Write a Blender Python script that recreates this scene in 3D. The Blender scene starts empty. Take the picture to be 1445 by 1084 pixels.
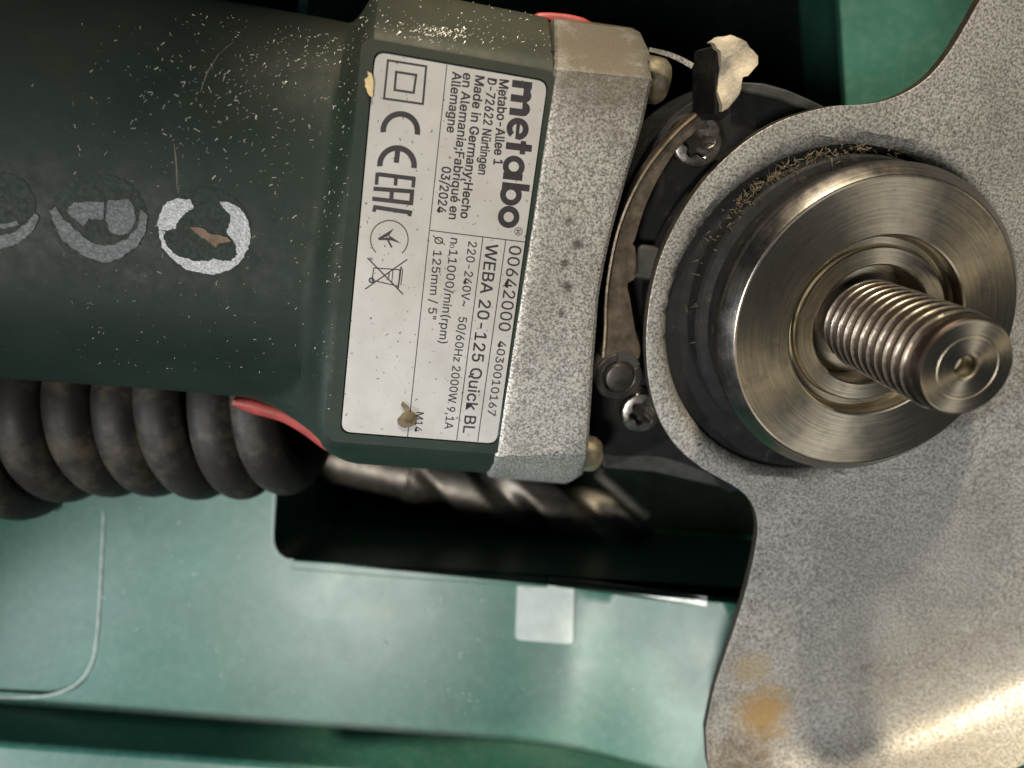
import bpy, bmesh, math, random
import numpy as np
from mathutils import Matrix, Vector
from mathutils.geometry import delaunay_2d_cdt
from mathutils.bvhtree import BVHTree

random.seed(7)
RNG = np.random.default_rng(7)
SC = bpy.context.scene
COL = SC.collection
MM = 0.001

# ------------------------------------------------------------------ camera, world, lamps, exposure
F, CX, CY, DCAM = 1085.0, 722.5, 542.0, 115.0          # focal length and centre in photo pixels, height in mm
cam_d = bpy.data.cameras.new('camera')
cam_d.sensor_width = 36.0
cam_d.lens = 36.0 * F / 1445.0
cam_d.clip_start, cam_d.clip_end = 0.005, 20.0
cam_d.dof.use_dof = True
cam_d.dof.focus_distance = 0.117
cam_d.dof.aperture_fstop = cam_d.lens / 2.0             # about 2 mm of glass
cam = bpy.data.objects.new('camera', cam_d)
cam.location = (0, 0, DCAM * MM)
COL.objects.link(cam)
SC.camera = cam

world = bpy.data.worlds.new('World')
SC.world = world
world.use_nodes = True
world.node_tree.nodes['Background'].inputs[0].default_value = (0.75, 0.86, 1.0, 1)
world.node_tree.nodes['Background'].inputs[1].default_value = 0.035

def aim(o, target):
    d = Vector(target) * MM - o.location
    o.rotation_euler = d.to_track_quat('-Z', 'Y').to_euler()

def area(name, loc, target, size, watts, colour):
    l = bpy.data.lights.new(name, 'AREA')
    l.shape = 'DISK'; l.size = size * MM; l.energy = watts; l.color = colour
    o = bpy.data.objects.new(name, l); COL.objects.link(o)
    o.location = Vector(loc) * MM; aim(o, target)
    return o

def spot(name, loc, target, radius, watts, colour, cone, blend):
    l = bpy.data.lights.new(name, 'SPOT')
    l.energy = watts; l.color = colour; l.spot_size = math.radians(cone); l.spot_blend = blend
    l.shadow_soft_size = radius * MM
    o = bpy.data.objects.new(name, l); COL.objects.link(o)
    o.location = Vector(loc) * MM; aim(o, target)
    return o

area('glare_lamp', (-130, -165, 420), (15, -25, -20), 80, 1.4, (1.0, 0.96, 0.90))  # added lamp, placed so its glare lands on the shelf
spot('ceiling_lamp', (20, 330, 250), (75, 5, -10), 14, 8.5, (1.0, 0.86, 0.64), 33, 0.4)  # cone narrowed to leave the handle's far end dark
spot('cool_spot', (-420, -140, 270), (0, -100, -40), 14, 8.5, (0.93, 0.97, 1.0), 27.5, 0.35)  # added spot; its cone edge stands in for a cast shadow's edge

SC.view_settings.view_transform = 'Standard'
SC.view_settings.look = 'None'
SC.view_settings.gamma = 1.0
SC.view_settings.exposure = 0.25
SC.view_settings.use_curve_mapping = False
SC.cycles.use_denoising = True
SC.cycles.max_bounces = 8
SC.cycles.sample_clamp_indirect = 4.0

# ------------------------------------------------------------------ frames: pixel -> place
def nrm(v):
    v = np.array(v, float); return v / np.linalg.norm(v)
CAM = np.array([0, 0, DCAM])
def ray(px, py):
    return np.array([(px - CX) / F, -(py - CY) / F, -1.0])

class Frame:                                            # a plane of the tool; lengths in mm
    def __init__(s, O, w, u):
        s.O = np.array(O, float); s.w = nrm(w); u = np.array(u, float)
        s.u = nrm(u - (u @ s.w) * s.w); s.v = np.cross(s.w, s.u)
        m = Matrix.Identity(4)
        for i in range(3):
            m[i][0], m[i][1], m[i][2], m[i][3] = s.u[i], s.v[i], s.w[i], s.O[i] * MM
        s.M = m
    def un(s, px, py, h=0.0):
        d = ray(px, py); t = ((s.O + h * s.w - CAM) @ s.w) / (d @ s.w)
        p = CAM + t * d - s.O
        return (float(p @ s.u), float(p @ s.v))
    def uns(s, pts, h=0.0):
        return [s.un(x, y, h) for x, y in pts]

H = Frame((-10.7, 19.7, 0), (.17, -.255, .952), (.975, -.092, -.197))     # housing: origin at the label's centre
G = Frame((55.6, 8.5, -2), (.125, -.32, .939), (.975, -.092, -.197))      # gear head: origin at the flange face's centre
W = Frame((0, 0, 0), (0, 0, 1), (1, 0, 0))                                # the case

# ------------------------------------------------------------------ materials
def new_mat(name):
    m = bpy.data.materials.new(name); m.use_nodes = True
    nt = m.node_tree; b = nt.nodes['Principled BSDF']
    return m, nt, b

class N:                                                # small node helper
    def __init__(s, nt): s.nt = nt
    def add(s, t, **k):
        n = s.nt.nodes.new(t)
        for a, v in k.items(): setattr(n, a, v)
        return n
    def link(s, a, b): s.nt.links.new(a, b)
    def coords(s, scale=(1000, 1000, 1000)):            # object coordinates in mm
        tc = s.add('ShaderNodeTexCoord'); mp = s.add('ShaderNodeMapping')
        mp.inputs['Scale'].default_value = scale
        s.link(tc.outputs['Object'], mp.inputs['Vector']); return mp.outputs[0]
    def noise(s, vec, scale, detail=3, rough=.55, dist=0.0):
        n = s.add('ShaderNodeTexNoise'); n.inputs['Scale'].default_value = scale
        n.inputs['Detail'].default_value = detail; n.inputs['Roughness'].default_value = rough
        n.inputs['Distortion'].default_value = dist
        s.link(vec, n.inputs['Vector']); return n.outputs['Fac']
    def ramp(s, fac, lo, hi, a=0.0, b=1.0):
        n = s.add('ShaderNodeMapRange'); n.inputs[1].default_value = lo; n.inputs[2].default_value = hi
        n.inputs[3].default_value = a; n.inputs[4].default_value = b
        s.link(fac, n.inputs[0]); return n.outputs[0]
    def mix(s, fac, a, b, mode='MIX'):
        n = s.add('ShaderNodeMix', data_type='RGBA', blend_type=mode)
        if isinstance(fac, float): n.inputs[0].default_value = fac
        else: s.link(fac, n.inputs[0])
        for v, i in ((a, 6), (b, 7)):
            if isinstance(v, tuple): n.inputs[i].default_value = (*v, 1)
            else: s.link(v, n.inputs[i])
        return n.outputs[2]
    def math(s, op, a, b=None):
        n = s.add('ShaderNodeMath', operation=op)
        for i, v in enumerate((a, b)):
            if v is None: continue
            if isinstance(v, (int, float)): n.inputs[i].default_value = v
            else: s.link(v, n.inputs[i])
        return n.outputs[0]
    def bump(s, h, strength, dist_mm, prev=None):
        n = s.add('ShaderNodeBump'); n.inputs['Strength'].default_value = strength
        n.inputs['Distance'].default_value = dist_mm * MM
        s.link(h, n.inputs['Height'])
        if prev is not None: s.link(prev, n.inputs['Normal'])
        return n.outputs[0]

def cast_silver(name, dark, light, grain=2.2, contrast=(.38, .62), rough=.46, metal=.55, stain=None):
    m, nt, b = new_mat(name); n = N(nt); v = n.coords()
    g = n.noise(v, grain, 2, .65)
    c = n.mix(n.ramp(g, contrast[0], contrast[1]), dark, light)
    big = n.noise(v, .08, 4, .6)
    c = n.mix(n.ramp(big, .42, .75, 0, .35), c, tuple(x * .62 for x in dark))
    spk = n.noise(v, .75, 2, .5)
    c = n.mix(n.ramp(spk, .73, .76), c, (.05, .045, .04))
    if stain:                                           # list of (x, y, radius, colour, strength): rust, dirt and tint blotches
        tc = n.add('ShaderNodeTexCoord')
        for x, y, r, colr, k in stain:
            d = n.add('ShaderNodeVectorMath', operation='DISTANCE'); d.inputs[1].default_value = (x * MM, y * MM, 0)
            sx = n.add('ShaderNodeVectorMath', operation='MULTIPLY'); sx.inputs[1].default_value = (1, 1, 0)
            n.link(tc.outputs['Object'], sx.inputs[0]); n.link(sx.outputs[0], d.inputs[0])
            dd = n.math('ADD', n.math('MULTIPLY', d.outputs['Value'], 1000.0 / r), n.ramp(n.noise(v, .35, 5, .65), 0, 1, -.7, .7))
            c = n.mix(n.ramp(dd, .35, 1.15, k, 0), c, colr)
    nt.links.new(c, b.inputs['Base Color'])
    b.inputs['Metallic'].default_value = metal
    nt.links.new(n.ramp(g, .3, .7, rough + .12, rough - .1), b.inputs['Roughness'])
    nt.links.new(n.bump(g, .45, .08), b.inputs['Normal'])
    return m

def plain(name, base, rough=.5, metal=0.0, vary=.25, vscale=.3, bump=.15, bscale=3.0, bdist=.04, dust=None, coat=0.0, spec=.5, rvar=1.0):
    m, nt, b = new_mat(name); n = N(nt); v = n.coords()
    c = n.mix(n.ramp(n.noise(v, vscale, 5, .6), .3, .7), tuple(x * (1 - vary) for x in base), tuple(min(1, x * (1 + vary)) for x in base))
    if dust:                                            # (colour, threshold, scale, strength)
        c = n.mix(n.ramp(n.noise(v, dust[2], 5, .7), dust[1], dust[1] + .18, 0, dust[3]), c, dust[0])
    nt.links.new(c, b.inputs['Base Color'])
    b.inputs['Metallic'].default_value = metal
    b.inputs['Specular IOR Level'].default_value = spec
    r = n.noise(v, vscale * 2.3, 4, .6)
    nt.links.new(n.ramp(r, .3, .7, rough - .07 * rvar, rough + .1 * rvar), b.inputs['Roughness'])
    b.inputs['Coat Weight'].default_value = coat; b.inputs['Coat Roughness'].default_value = .15
    nt.links.new(n.bump(n.noise(v, bscale, 3, .6), bump, bdist), b.inputs['Normal'])
    return m

def turned_steel(name, base, rough=.30, aniso=.85, ring=3.0, dirt=.6):
    m, nt, b = new_mat(name); n = N(nt); v = n.coords()
    sx = n.add('ShaderNodeVectorMath', operation='MULTIPLY'); sx.inputs[1].default_value = (1, 1, 0)
    n.link(v, sx.inputs[0])
    ln = n.add('ShaderNodeVectorMath', operation='LENGTH'); n.link(sx.outputs[0], ln.inputs[0])
    sep = n.add('ShaderNodeSeparateXYZ'); n.link(v, sep.inputs[0])
    ang = n.math('ARCTAN2', sep.outputs[1], sep.outputs[0])
    cb = n.add('ShaderNodeCombineXYZ'); n.link(n.math('MULTIPLY', ln.outputs['Value'], ring), cb.inputs[0])
    n.link(n.math('MULTIPLY', ang, .8), cb.inputs[1]); n.link(sep.outputs[2], cb.inputs[2])
    g = n.noise(cb.outputs[0], 1.6, 4, .7)              # fine lathe lines
    blot = n.noise(v, .18, 5, .65)
    c = n.mix(n.ramp(g, .3, .72), tuple(x * .45 for x in base), base)
    c = n.mix(n.ramp(blot, .42, .72, 0, .5), c, (.20, .16, .11))
    cb2 = n.add('ShaderNodeCombineXYZ'); n.link(n.math('MULTIPLY', ln.outputs['Value'], 3.0), cb2.inputs[0])
    n.link(n.math('MULTIPLY', ang, 9.0), cb2.inputs[1])
    pit = n.noise(cb2.outputs[0], 1.0, 3, .6)
    c = n.mix(n.ramp(pit, .66, .72, 0, dirt), c, (.07, .055, .04))
    nt.links.new(c, b.inputs['Base Color'])
    b.inputs['Metallic'].default_value = 1.0
    nt.links.new(n.ramp(blot, .3, .75, rough - .04, rough + .16), b.inputs['Roughness'])
    b.inputs['Anisotropic'].default_value = aniso
    t = n.add('ShaderNodeTangent', direction_type='RADIAL', axis='Z')
    nt.links.new(t.outputs[0], b.inputs['Tangent'])
    nt.links.new(n.bump(g, .25, .03), b.inputs['Normal'])
    return m

def label_paper():
    m, nt, b = new_mat('label foil'); n = N(nt); v = n.coords()
    c = n.mix(n.ramp(n.noise(v, .12, 4, .6), .35, .7), (.48, .48, .48), (.40, .395, .385))
    c = n.mix(n.ramp(n.noise(v, 1.15, 3, .6), .665, .69, 0, .8), c, (.10, .08, .06))
    c = n.mix(n.ramp(n.noise(v, .45, 6, .7), .62, .72, 0, .5), c, (.36, .31, .24))
    nt.links.new(c, b.inputs['Base Color'])
    b.inputs['Roughness'].default_value = .36; b.inputs['Metallic'].default_value = .25
    nt.links.new(n.bump(n.noise(v, .6, 3, .5), .08, .05), b.inputs['Normal'])
    return m

def scuffed_green():
    m, nt, b = new_mat('dark green housing plastic'); n = N(nt); v = n.coords()
    c = n.mix(n.ramp(n.noise(v, .06, 5, .6), .3, .7), (.0115, .0225, .017), (.0175, .030, .0235))
    vs = n.coords((420, 1500, 1000))                    # scuffs run across the grip
    c = n.mix(n.ramp(n.noise(vs, .5, 6, .75), .58, .78, 0, .35), c, (.075, .072, .055))
    tc = n.add('ShaderNodeTexCoord'); sep = n.add('ShaderNodeSeparateXYZ'); n.link(tc.outputs['Object'], sep.inputs[0])
    flank_mask = n.math('ADD', n.math('MULTIPLY', sep.outputs[1], 1000.0), n.ramp(n.noise(v, .09, 5, .6), 0, 1, -16, 16))
    c = n.mix(n.ramp(flank_mask, 12, 40, 0, .5), c, (.060, .048, .032))      # browner towards one flank
    nt.links.new(c, b.inputs['Base Color'])
    nt.links.new(n.ramp(n.noise(v, .25, 5, .7), .3, .7, .48, .66), b.inputs['Roughness'])
    b.inputs['Specular IOR Level'].default_value = .28
    g = n.noise(v, 4.5, 2, .5)
    nt.links.new(n.bump(g, .35, .05), b.inputs['Normal'])
    return m

M = {}
M['green'] = scuffed_green()
M['red'] = plain('red rubber', (.30, .045, .038), .5, vary=.3)
M['silver'] = cast_silver('blasted silver casting', (.15, .145, .135), (.60, .59, .565), 2.9, (.38, .62), .42, .45,
    stain=[(*H.un(850, 60, -4), 13, (.13, .11, .082), .92)] + [(*H.un(x, y, .5), r, (.035, .03, .028), .75) for x, y, r in ((803, 312, .8), (815, 345, .9), (797, 372, .7), (800, 405, .9), (792, 442, .7))])  # broad brown tint on the top facet, small smudges on the face
M['label'] = label_paper()
M['ink'] = plain('black print', (.018, .016, .02), .5, vary=.3, bump=.02)
M['steel'] = turned_steel('turned steel', (.72, .65, .51), .38, .75)
M['steel_rim'] = turned_steel('polished dark rim', (.30, .28, .26), .22, .6)
M['thread'] = plain('oily thread steel', (.36, .32, .27), .34, 1.0, vary=.35, vscale=.9, bump=.12, bscale=3, bdist=.03)
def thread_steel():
    m, nt, b = new_mat('worn thread steel'); n = N(nt); v = n.coords()
    sx = n.add('ShaderNodeVectorMath', operation='MULTIPLY'); sx.inputs[1].default_value = (1, 1, 0); n.link(v, sx.inputs[0])
    ln = n.add('ShaderNodeVectorMath', operation='LENGTH'); n.link(sx.outputs[0], ln.inputs[0])
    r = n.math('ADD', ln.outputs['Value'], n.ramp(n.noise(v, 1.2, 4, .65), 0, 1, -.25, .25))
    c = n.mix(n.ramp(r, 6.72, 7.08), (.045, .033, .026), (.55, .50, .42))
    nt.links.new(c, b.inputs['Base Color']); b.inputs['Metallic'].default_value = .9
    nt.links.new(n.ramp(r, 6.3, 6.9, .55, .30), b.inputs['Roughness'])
    nt.links.new(n.bump(n.noise(v, 2.5, 3, .6), .15, .04), b.inputs['Normal'])
    return m
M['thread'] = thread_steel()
M['socket'] = plain('socket recess shade', (.05, .045, .04), .45, .8, vary=.4, vscale=1.0)  # darkened to paint in the shade inside the screw recess
M['black'] = plain('black cast housing', (.009, .009, .0095), .6, spec=.25, vary=.4, bump=.3, bscale=2.5, bdist=.08, dust=((.10, .085, .065), .60, .35, .45))
M['black_grey'] = plain('dark grey plate', (.05, .05, .048), .5, .3, vary=.35, bump=.2)
M['bronze'] = plain('tarnished lever steel', (.19, .155, .115), .40, .85, vary=.35, vscale=.35, bump=.2, bscale=1.5, dust=((.05, .035, .025), .56, .5, .6))
M['pin'] = plain('burnished pin', (.075, .07, .065), .42, .8, vary=.25)
M['screw'] = plain('zinc screw', (.55, .52, .47), .30, 1.0, vary=.25, vscale=.5, bump=.1)
M['brass'] = plain('yellowed zinc screw head', (.52, .45, .31), .35, .9, vary=.25, bump=.1)
M['tab'] = plain('dusty lever tab', (.46, .40, .30), .7, .1, vary=.3, vscale=.4, bump=.6, bscale=1.2, bdist=.25, dust=((.16, .12, .08), .55, .45, .7))
M['case'] = plain('green case plastic', (.028, .112, .084), .35, vary=.14, vscale=.05, bump=.05, bscale=1.6, bdist=.03, dust=((.16, .24, .21), .45, .5, .16), rvar=.25)
M['case_clear'] = plain('pale milky plastic', (.40, .45, .42), .35, vary=.1, bump=.08)
M['edge_glint'] = plain('painted edge glint', (.36, .43, .39), .35, vary=.3, vscale=.4)  # pale colour stands in for the highlight on lit edges
M['shaded'] = plain('burnt cut edge', (.035, .028, .022), .6, .4, vary=.4, vscale=.5)  # side wall's shade painted as an even dark brown
M['crumb'] = plain('pale crumb', (.42, .47, .43), .5, vary=.3)
M['strip'] = plain('dull aluminium strip', (.34, .36, .35), .4, .6, vary=.15, bump=.1)
M['pit_shade'] = plain('painted pit shade', (.005, .009, .008), .9, vary=.3, spec=.05)  # near-black floor colour stands in for the pocket's deep shade
M['rubber'] = plain('black rubber cable', (.019, .017, .016), .55, spec=.3, vary=.25, vscale=.15, bump=.25, bscale=1.5, bdist=.05, dust=((.10, .085, .055), .50, .11, .55))
M['drill'] = plain('dull drill steel', (.23, .21, .18), .45, .85, vary=.35, vscale=.2, bump=.2)
M['silver_dot'] = plain('worn silver print', (.33, .345, .355), .45, .3, vary=.3, vscale=1.6, bump=.7, bscale=2.4, bdist=.15)
M['grey_dot'] = plain('dulled grey print', (.062, .075, .079), .5, .2, vary=.35, vscale=1.2, bump=.6, bscale=1.6, bdist=.15)
M['copper_dirt'] = plain('caked tan dirt', (.24, .17, .12), .8, vary=.35, bump=.6, bscale=1.5, bdist=.2)
M['scratch'] = plain('pale scratch', (.12, .11, .085), .6)
M['ring_dirt'] = plain('dark emblem film', (.018, .030, .023), .6, spec=.28, vary=.3, vscale=.8, bump=.5, bscale=1.0, bdist=.15)
M['swarf'] = plain('bright swarf', (.60, .57, .50), .45, .3, vary=.3)
M['fibre'] = plain('brown fibre grime', (.10, .078, .045), .8, vary=.5, vscale=1.5)
M['husk'] = plain('brown husk', (.11, .085, .045), .75, vary=.5, vscale=1.0, bump=.6, bscale=1.5, bdist=.15)
M['flake'] = plain('yellowed glue flake', (.55, .44, .24), .7, vary=.2)

# ------------------------------------------------------------------ object helpers
WORLD = {}
def link(o, parent, world_m):
    COL.objects.link(o)
    if parent is not None:
        o.parent = parent
        o.matrix_basis = WORLD[parent].inverted() @ world_m
    else:
        o.matrix_basis = world_m
    WORLD[o] = world_m.copy()
    return o

def obj(name, verts, faces, mat, parent=None, frame=W, smooth=True, angle=32, extra=None):
    me = bpy.data.meshes.new(name)
    me.from_pydata([tuple(float(c) * MM for c in p) for p in verts], [], faces)
    me.validate()
    bm = bmesh.new(); bm.from_mesh(me)
    bmesh.ops.remove_doubles(bm, verts=bm.verts, dist=2e-7)
    bmesh.ops.recalc_face_normals(bm, faces=bm.faces)
    lim = math.radians(angle)
    for f in bm.faces: f.smooth = smooth
    for e in bm.edges:
        if len(e.link_faces) == 2 and e.calc_face_angle(0) > lim: e.smooth = False
    bm.to_mesh(me); bm.free()
    me.materials.append(M[mat])
    o = bpy.data.objects.new(name, me)
    wm = frame.M if extra is None else frame.M @ extra
    return link(o, parent, wm)

def thing(name, loc_mm, label, cat, group=None):
    o = bpy.data.objects.new(name, None); o.empty_display_size = .01
    link(o, None, Matrix.Translation(Vector(loc_mm) * MM))
    o['label'] = label; o['category'] = cat
    if group: o['group'] = group
    return o

def tag(o, label, cat, kind=None):
    o['label'] = label
    if cat: o['category'] = cat
    if kind: o['kind'] = kind
    return o

def bevel(o, w_mm, seg=2, angle=30):
    md = o.modifiers.new('bevel', 'BEVEL'); md.width = w_mm * MM; md.segments = seg
    md.limit_method = 'ANGLE'; md.angle_limit = math.radians(angle)
    return o

def smooth_closed(pts, n=4):                            # Catmull-Rom through a closed outline
    p = np.array(pts, float); out = []
    for i in range(len(p)):
        a, b, c, d = p[i - 1], p[i], p[(i + 1) % len(p)], p[(i + 2) % len(p)]
        for k in range(n):
            t = k / n
            out.append(.5 * ((2 * b) + (-a + c) * t + (2 * a - 5 * b + 4 * c - d) * t * t + (-a + 3 * b - 3 * c + d) * t ** 3))
    return [tuple(q) for q in out]

def smooth_open(pts, n=6):
    p = [2 * np.array(pts[0], float) - np.array(pts[1], float)] + [np.array(q, float) for q in pts] + [2 * np.array(pts[-1], float) - np.array(pts[-2], float)]
    out = []
    for i in range(1, len(p) - 2):
        a, b, c, d = p[i - 1], p[i], p[i + 1], p[i + 2]
        for k in range(n):
            t = k / n
            out.append(.5 * ((2 * b) + (-a + c) * t + (2 * a - 5 * b + 4 * c - d) * t * t + (-a + 3 * b - 3 * c + d) * t ** 3))
    out.append(p[-2])
    return [tuple(q) for q in out]

def inside(P, poly):
    x, y = P[:, 0], P[:, 1]; r = np.zeros(len(P), bool); q = np.array(poly)
    for i in range(len(q)):
        (x1, y1), (x2, y2) = q[i - 1], q[i]
        if y1 == y2: continue
        c = ((y1 > y) != (y2 > y)) & (x < (x2 - x1) * (y - y1) / (y2 - y1) + x1)
        r ^= c
    return r

def fill(outline, holes=(), grid=None, extra_pts=()):
    loops = [outline] + list(holes)
    pts, edges = [], []
    for lp in loops:
        s = len(pts); pts += [tuple(p) for p in lp]
        edges += [(s + i, s + (i + 1) % len(lp)) for i in range(len(lp))]
    if grid:
        q = np.array(outline); lo, hi = q.min(0), q.max(0)
        gx, gy = np.meshgrid(np.arange(lo[0] + grid * .5, hi[0], grid), np.arange(lo[1] + grid * .5, hi[1], grid))
        gx = gx + ((np.arange(gx.shape[0]) % 2) * grid * .5)[:, None]
        P = np.c_[gx.ravel(), gy.ravel()]
        k = inside(P, outline)
        for h in holes: k &= ~inside(P, h)
        P = P[k]
        B = np.array(pts)
        keep = [np.min(np.sum((B - p) ** 2, 1)) > (grid * .4) ** 2 for p in P]
        pts += [tuple(p) for p in P[keep]]
    pts += list(extra_pts)
    v, _, f, *_ = delaunay_2d_cdt([Vector(p) for p in pts], edges, [], 0, 1e-6)
    V = np.array([(a.x, a.y) for a in v])
    C = np.array([V[list(t)].mean(0) for t in f])
    k = inside(C, outline)
    for h in holes: k &= ~inside(C, h)
    T = [tuple(t) for t, kk in zip(f, k) if kk]
    return V, T

def slab(outline, thick, top=0.0, holes=(), grid=None, zfun=None):
    V, T = fill(outline, holes, grid)
    z = np.full(len(V), top) if zfun is None else np.array([zfun(x, y) for x, y in V])
    n = len(V)
    vs = [(x, y, zz) for (x, y), zz in zip(V, z)] + [(x, y, zz - thick) for (x, y), zz in zip(V, z)]
    fs = list(T) + [tuple(n + i for i in reversed(t)) for t in T]
    cnt = {}
    for t in T:
        for a, b in zip(t, t[1:] + t[:1]): cnt.setdefault((min(a, b), max(a, b)), []).append((a, b))
    for e in cnt.values():
        if len(e) == 1:
            a, b = e[0]; fs.append((a, n + a, n + b, b))
    return vs, fs

def lathe(profile, seg=128):
    vs, fs = [], []
    for k in range(seg):
        a = 2 * math.pi * k / seg
        for r, z in profile: vs.append((r * math.cos(a), r * math.sin(a), z))
    m = len(profile)
    for k in range(seg):
        j = (k + 1) % seg
        for i in range(m - 1):
            fs.append((k * m + i, k * m + i + 1, j * m + i + 1, j * m + i))
    return vs, fs

def tube(path, r, seg=12, caps=True):
    P = np.array(path, float); vs, fs = [], []
    up = np.array([0, 0, 1.0]); R = r if hasattr(r, '__len__') else [r] * len(P)
    for i in range(len(P)):
        t = nrm(P[min(i + 1, len(P) - 1)] - P[max(i - 1, 0)])
        a = np.cross(t, up)
        if np.linalg.norm(a) < 1e-3: a = np.cross(t, (1, 0, 0))
        a = nrm(a); b = np.cross(a, t); up = b
        for k in range(seg):
            q = 2 * math.pi * k / seg
            vs.append(P[i] + R[i] * (math.cos(q) * a + math.sin(q) * b))
    for i in range(len(P) - 1):
        for k in range(seg):
            j = (k + 1) % seg
            fs.append((i * seg + k, i * seg + j, (i + 1) * seg + j, (i + 1) * seg + k))
    if caps:
        fs.append(tuple(range(seg))); fs.append(tuple((len(P) - 1) * seg + k for k in reversed(range(seg))))
    return vs, fs

def box(x0, x1, y0, y1, z0, z1):
    vs = [(x, y, z) for z in (z0, z1) for y in (y0, y1) for x in (x0, x1)]
    return vs, [(0, 2, 3, 1), (4, 5, 7, 6), (0, 1, 5, 4), (2, 6, 7, 3), (0, 4, 6, 2), (1, 3, 7, 5)]

def merge(*parts):
    vs, fs = [], []
    for v, f in parts:
        s = len(vs); vs += list(v); fs += [tuple(i + s for i in t) for t in f]
    return vs, fs

def sm(a, b, x):
    t = min(1, max(0, (x - a) / (b - a))); return t * t * (3 - 2 * t)

# ------------------------------------------------------------------ the case the tool lies in
SHELF, FLOOR, LEDGE = -63.0, -122.0, -49.0
case = thing('tool_case', (0, -40, FLOOR - 4), 'green plastic tool case with a deep rounded cut-out pocket under the grinder', 'tool case')
def up(pts, z): return W.uns(pts, z)
def rounded(poly, radii, n=7):
    out = []
    P = [np.array(p, float) for p in poly]
    for i, p in enumerate(P):
        r = radii[i]
        if r <= 0: out.append(tuple(p)); continue
        a, c = nrm(P[i - 1] - p), nrm(P[(i + 1) % len(P)] - p)
        d = min(r, .45 * min(np.linalg.norm(P[i - 1] - p), np.linalg.norm(P[(i + 1) % len(P)] - p)))
        s, e = p + a * d, p + c * d
        for k in range(n + 1):
            t = k / n; out.append(tuple((1 - t) ** 2 * s + 2 * t * (1 - t) * p + t * t * e))
    return out
pk = up([(384, 789), (1240, 850), (1200, 240), (1150, -560), (470, -560)], SHELF)
pocket = rounded(pk, [6, 8, 0, 8, 8])
pk2 = up([(-260, 330), (405, 330), (450, -560), (-260, -560)], SHELF)
pocket2 = rounded(pk2, [8, 6, 8, 8])
front = up([(-400, 964), (1800, 1128)], SHELF)
f0, f1 = np.array(front[0]), np.array(front[1])
fd = nrm(np.array([-(f1 - f0)[1], (f1 - f0)[0]])) * -1.6
edge = [tuple(f0 + fd + (f1 - f0) * t) for t in np.linspace(0, 1, 90)] + [(190, 260), (-190, 260)]
pan = up([(-300, 716), (150, 720), (134, 984), (-300, 962)], SHELF)
po = rounded(pan, [0, 3, 12, 0])
pe = W.un(1240, 850, SHELF)[1] + 9
def shelf_z(x, y):                                      # the right end of the shelf lifts a little
    d = max(0, min(x, 50) - 12); b = sm(pe + 6, pe, y)
    return SHELF + b * (.34 * (d - 10 * (1 - math.exp(-d / 10))) + .09 * max(0, pe - y) * sm(0, 34, x))
V_, T_ = slab(edge, 2.4, SHELF, [pocket, pocket2, po], grid=3.0, zfun=shelf_z)
bevel(obj('shelf', V_, T_, 'case', case, smooth=True), .8, 3, 60)
def wall(loop, z0, z1, t=2.0):                          # an upright skin hung under a rim
    vs, fs = [], []; n = len(loop); c = np.mean(np.array(loop), 0)
    for x, y in loop:
        d = nrm(np.array((x, y)) - c)
        vs += [(x + d[0] * .2, y + d[1] * .2, z1), (x - d[0] * 2, y - d[1] * 2, z0), (x + d[0] * t, y + d[1] * t, z1), (x + d[0] * t, y + d[1] * t, z0)]
    for i in range(n):
        j = (i + 1) % n
        fs += [(i * 4, i * 4 + 1, j * 4 + 1, j * 4), (i * 4 + 2, j * 4 + 2, j * 4 + 3, i * 4 + 3)]
    return vs, fs
obj('pocket_wall', *wall([(x + (16 if x > 55 else 0), y) for x, y in pocket], FLOOR, SHELF - 2.2), 'case', case)
obj('pocket_wall', *wall(pocket2, FLOOR, SHELF - 2.2), 'case', case)
obj('pocket_floor', *box(-190, 190, front[0][1] - 30, 262, FLOOR - 4, FLOOR), 'pit_shade', case)
# the raised front ledge with its inner wall
fx0, fx1 = np.array(front[0]), np.array(front[1])
dn = nrm(np.array([-(fx1 - fx0)[1], (fx1 - fx0)[0]])) * -1
lv, lf = [], []; LN_ = 60
for k in range(LN_ + 1):
    p = fx0 + (fx1 - fx0) * k / LN_; dz = shelf_z(p[0], p[1]) - SHELF
    for off, z in ((-.5, SHELF - 4), (.35, SHELF + 1.0), (1.0, SHELF + 2.5), (1.7, LEDGE - 1.4), (2.1, LEDGE - .4), (3.0, LEDGE), (60, LEDGE + 1), (60, FLOOR)):
        q = p + dn * off; lv.append((q[0], q[1], z + dz))
for k in range(LN_):
    lf += [(k * 8 + i, k * 8 + i + 1, k * 8 + 9 + i, k * 8 + 8 + i) for i in range(7)]
obj('front_ledge', lv, lf, 'case', case, angle=60)
# embossed panel at the left, the thin rims, the pale window
pf = rounded(up([(-310, 705), (160, 708), (144, 996), (-310, 976)], SHELF), [0, 3, 12, 0])
obj('recessed_panel', *slab(pf, 1.0, SHELF - 1.3), 'case', case, smooth=False)
bead = [(*W.un(x, y, SHELF), SHELF + .05) for x, y in [(147, 722), (145, 770), (141, 850), (137, 900), (130, 935), (112, 962), (80, 978), (30, 984), (-60, 982)]]
obj('panel_glint', *tube(smooth_open(bead, 5), .30, 10), 'edge_glint', case)  # added bead paints in the bright line along the panel edge
ridge = up([(-60, 708), (60, 716), (86, 719), (60, 725), (-60, 722)], SHELF)
bevel(obj('panel_top_glint', *slab(ridge, 2.0, SHELF + 2.4), 'case_clear', case, smooth=False), .35, 2)  # pale ridge stands in for the highlight on the panel's top edge
rim = up([(415, 789), (600, 802), (770, 814), (772, 828), (600, 817), (412, 802)], SHELF)
bevel(obj('pocket_rim', *slab(rim, 1.0, SHELF + 1.0), 'case', case, smooth=False), .3, 2)
rim2 = up([(775, 815), (985, 829), (986, 842), (775, 826)], SHELF)
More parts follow.
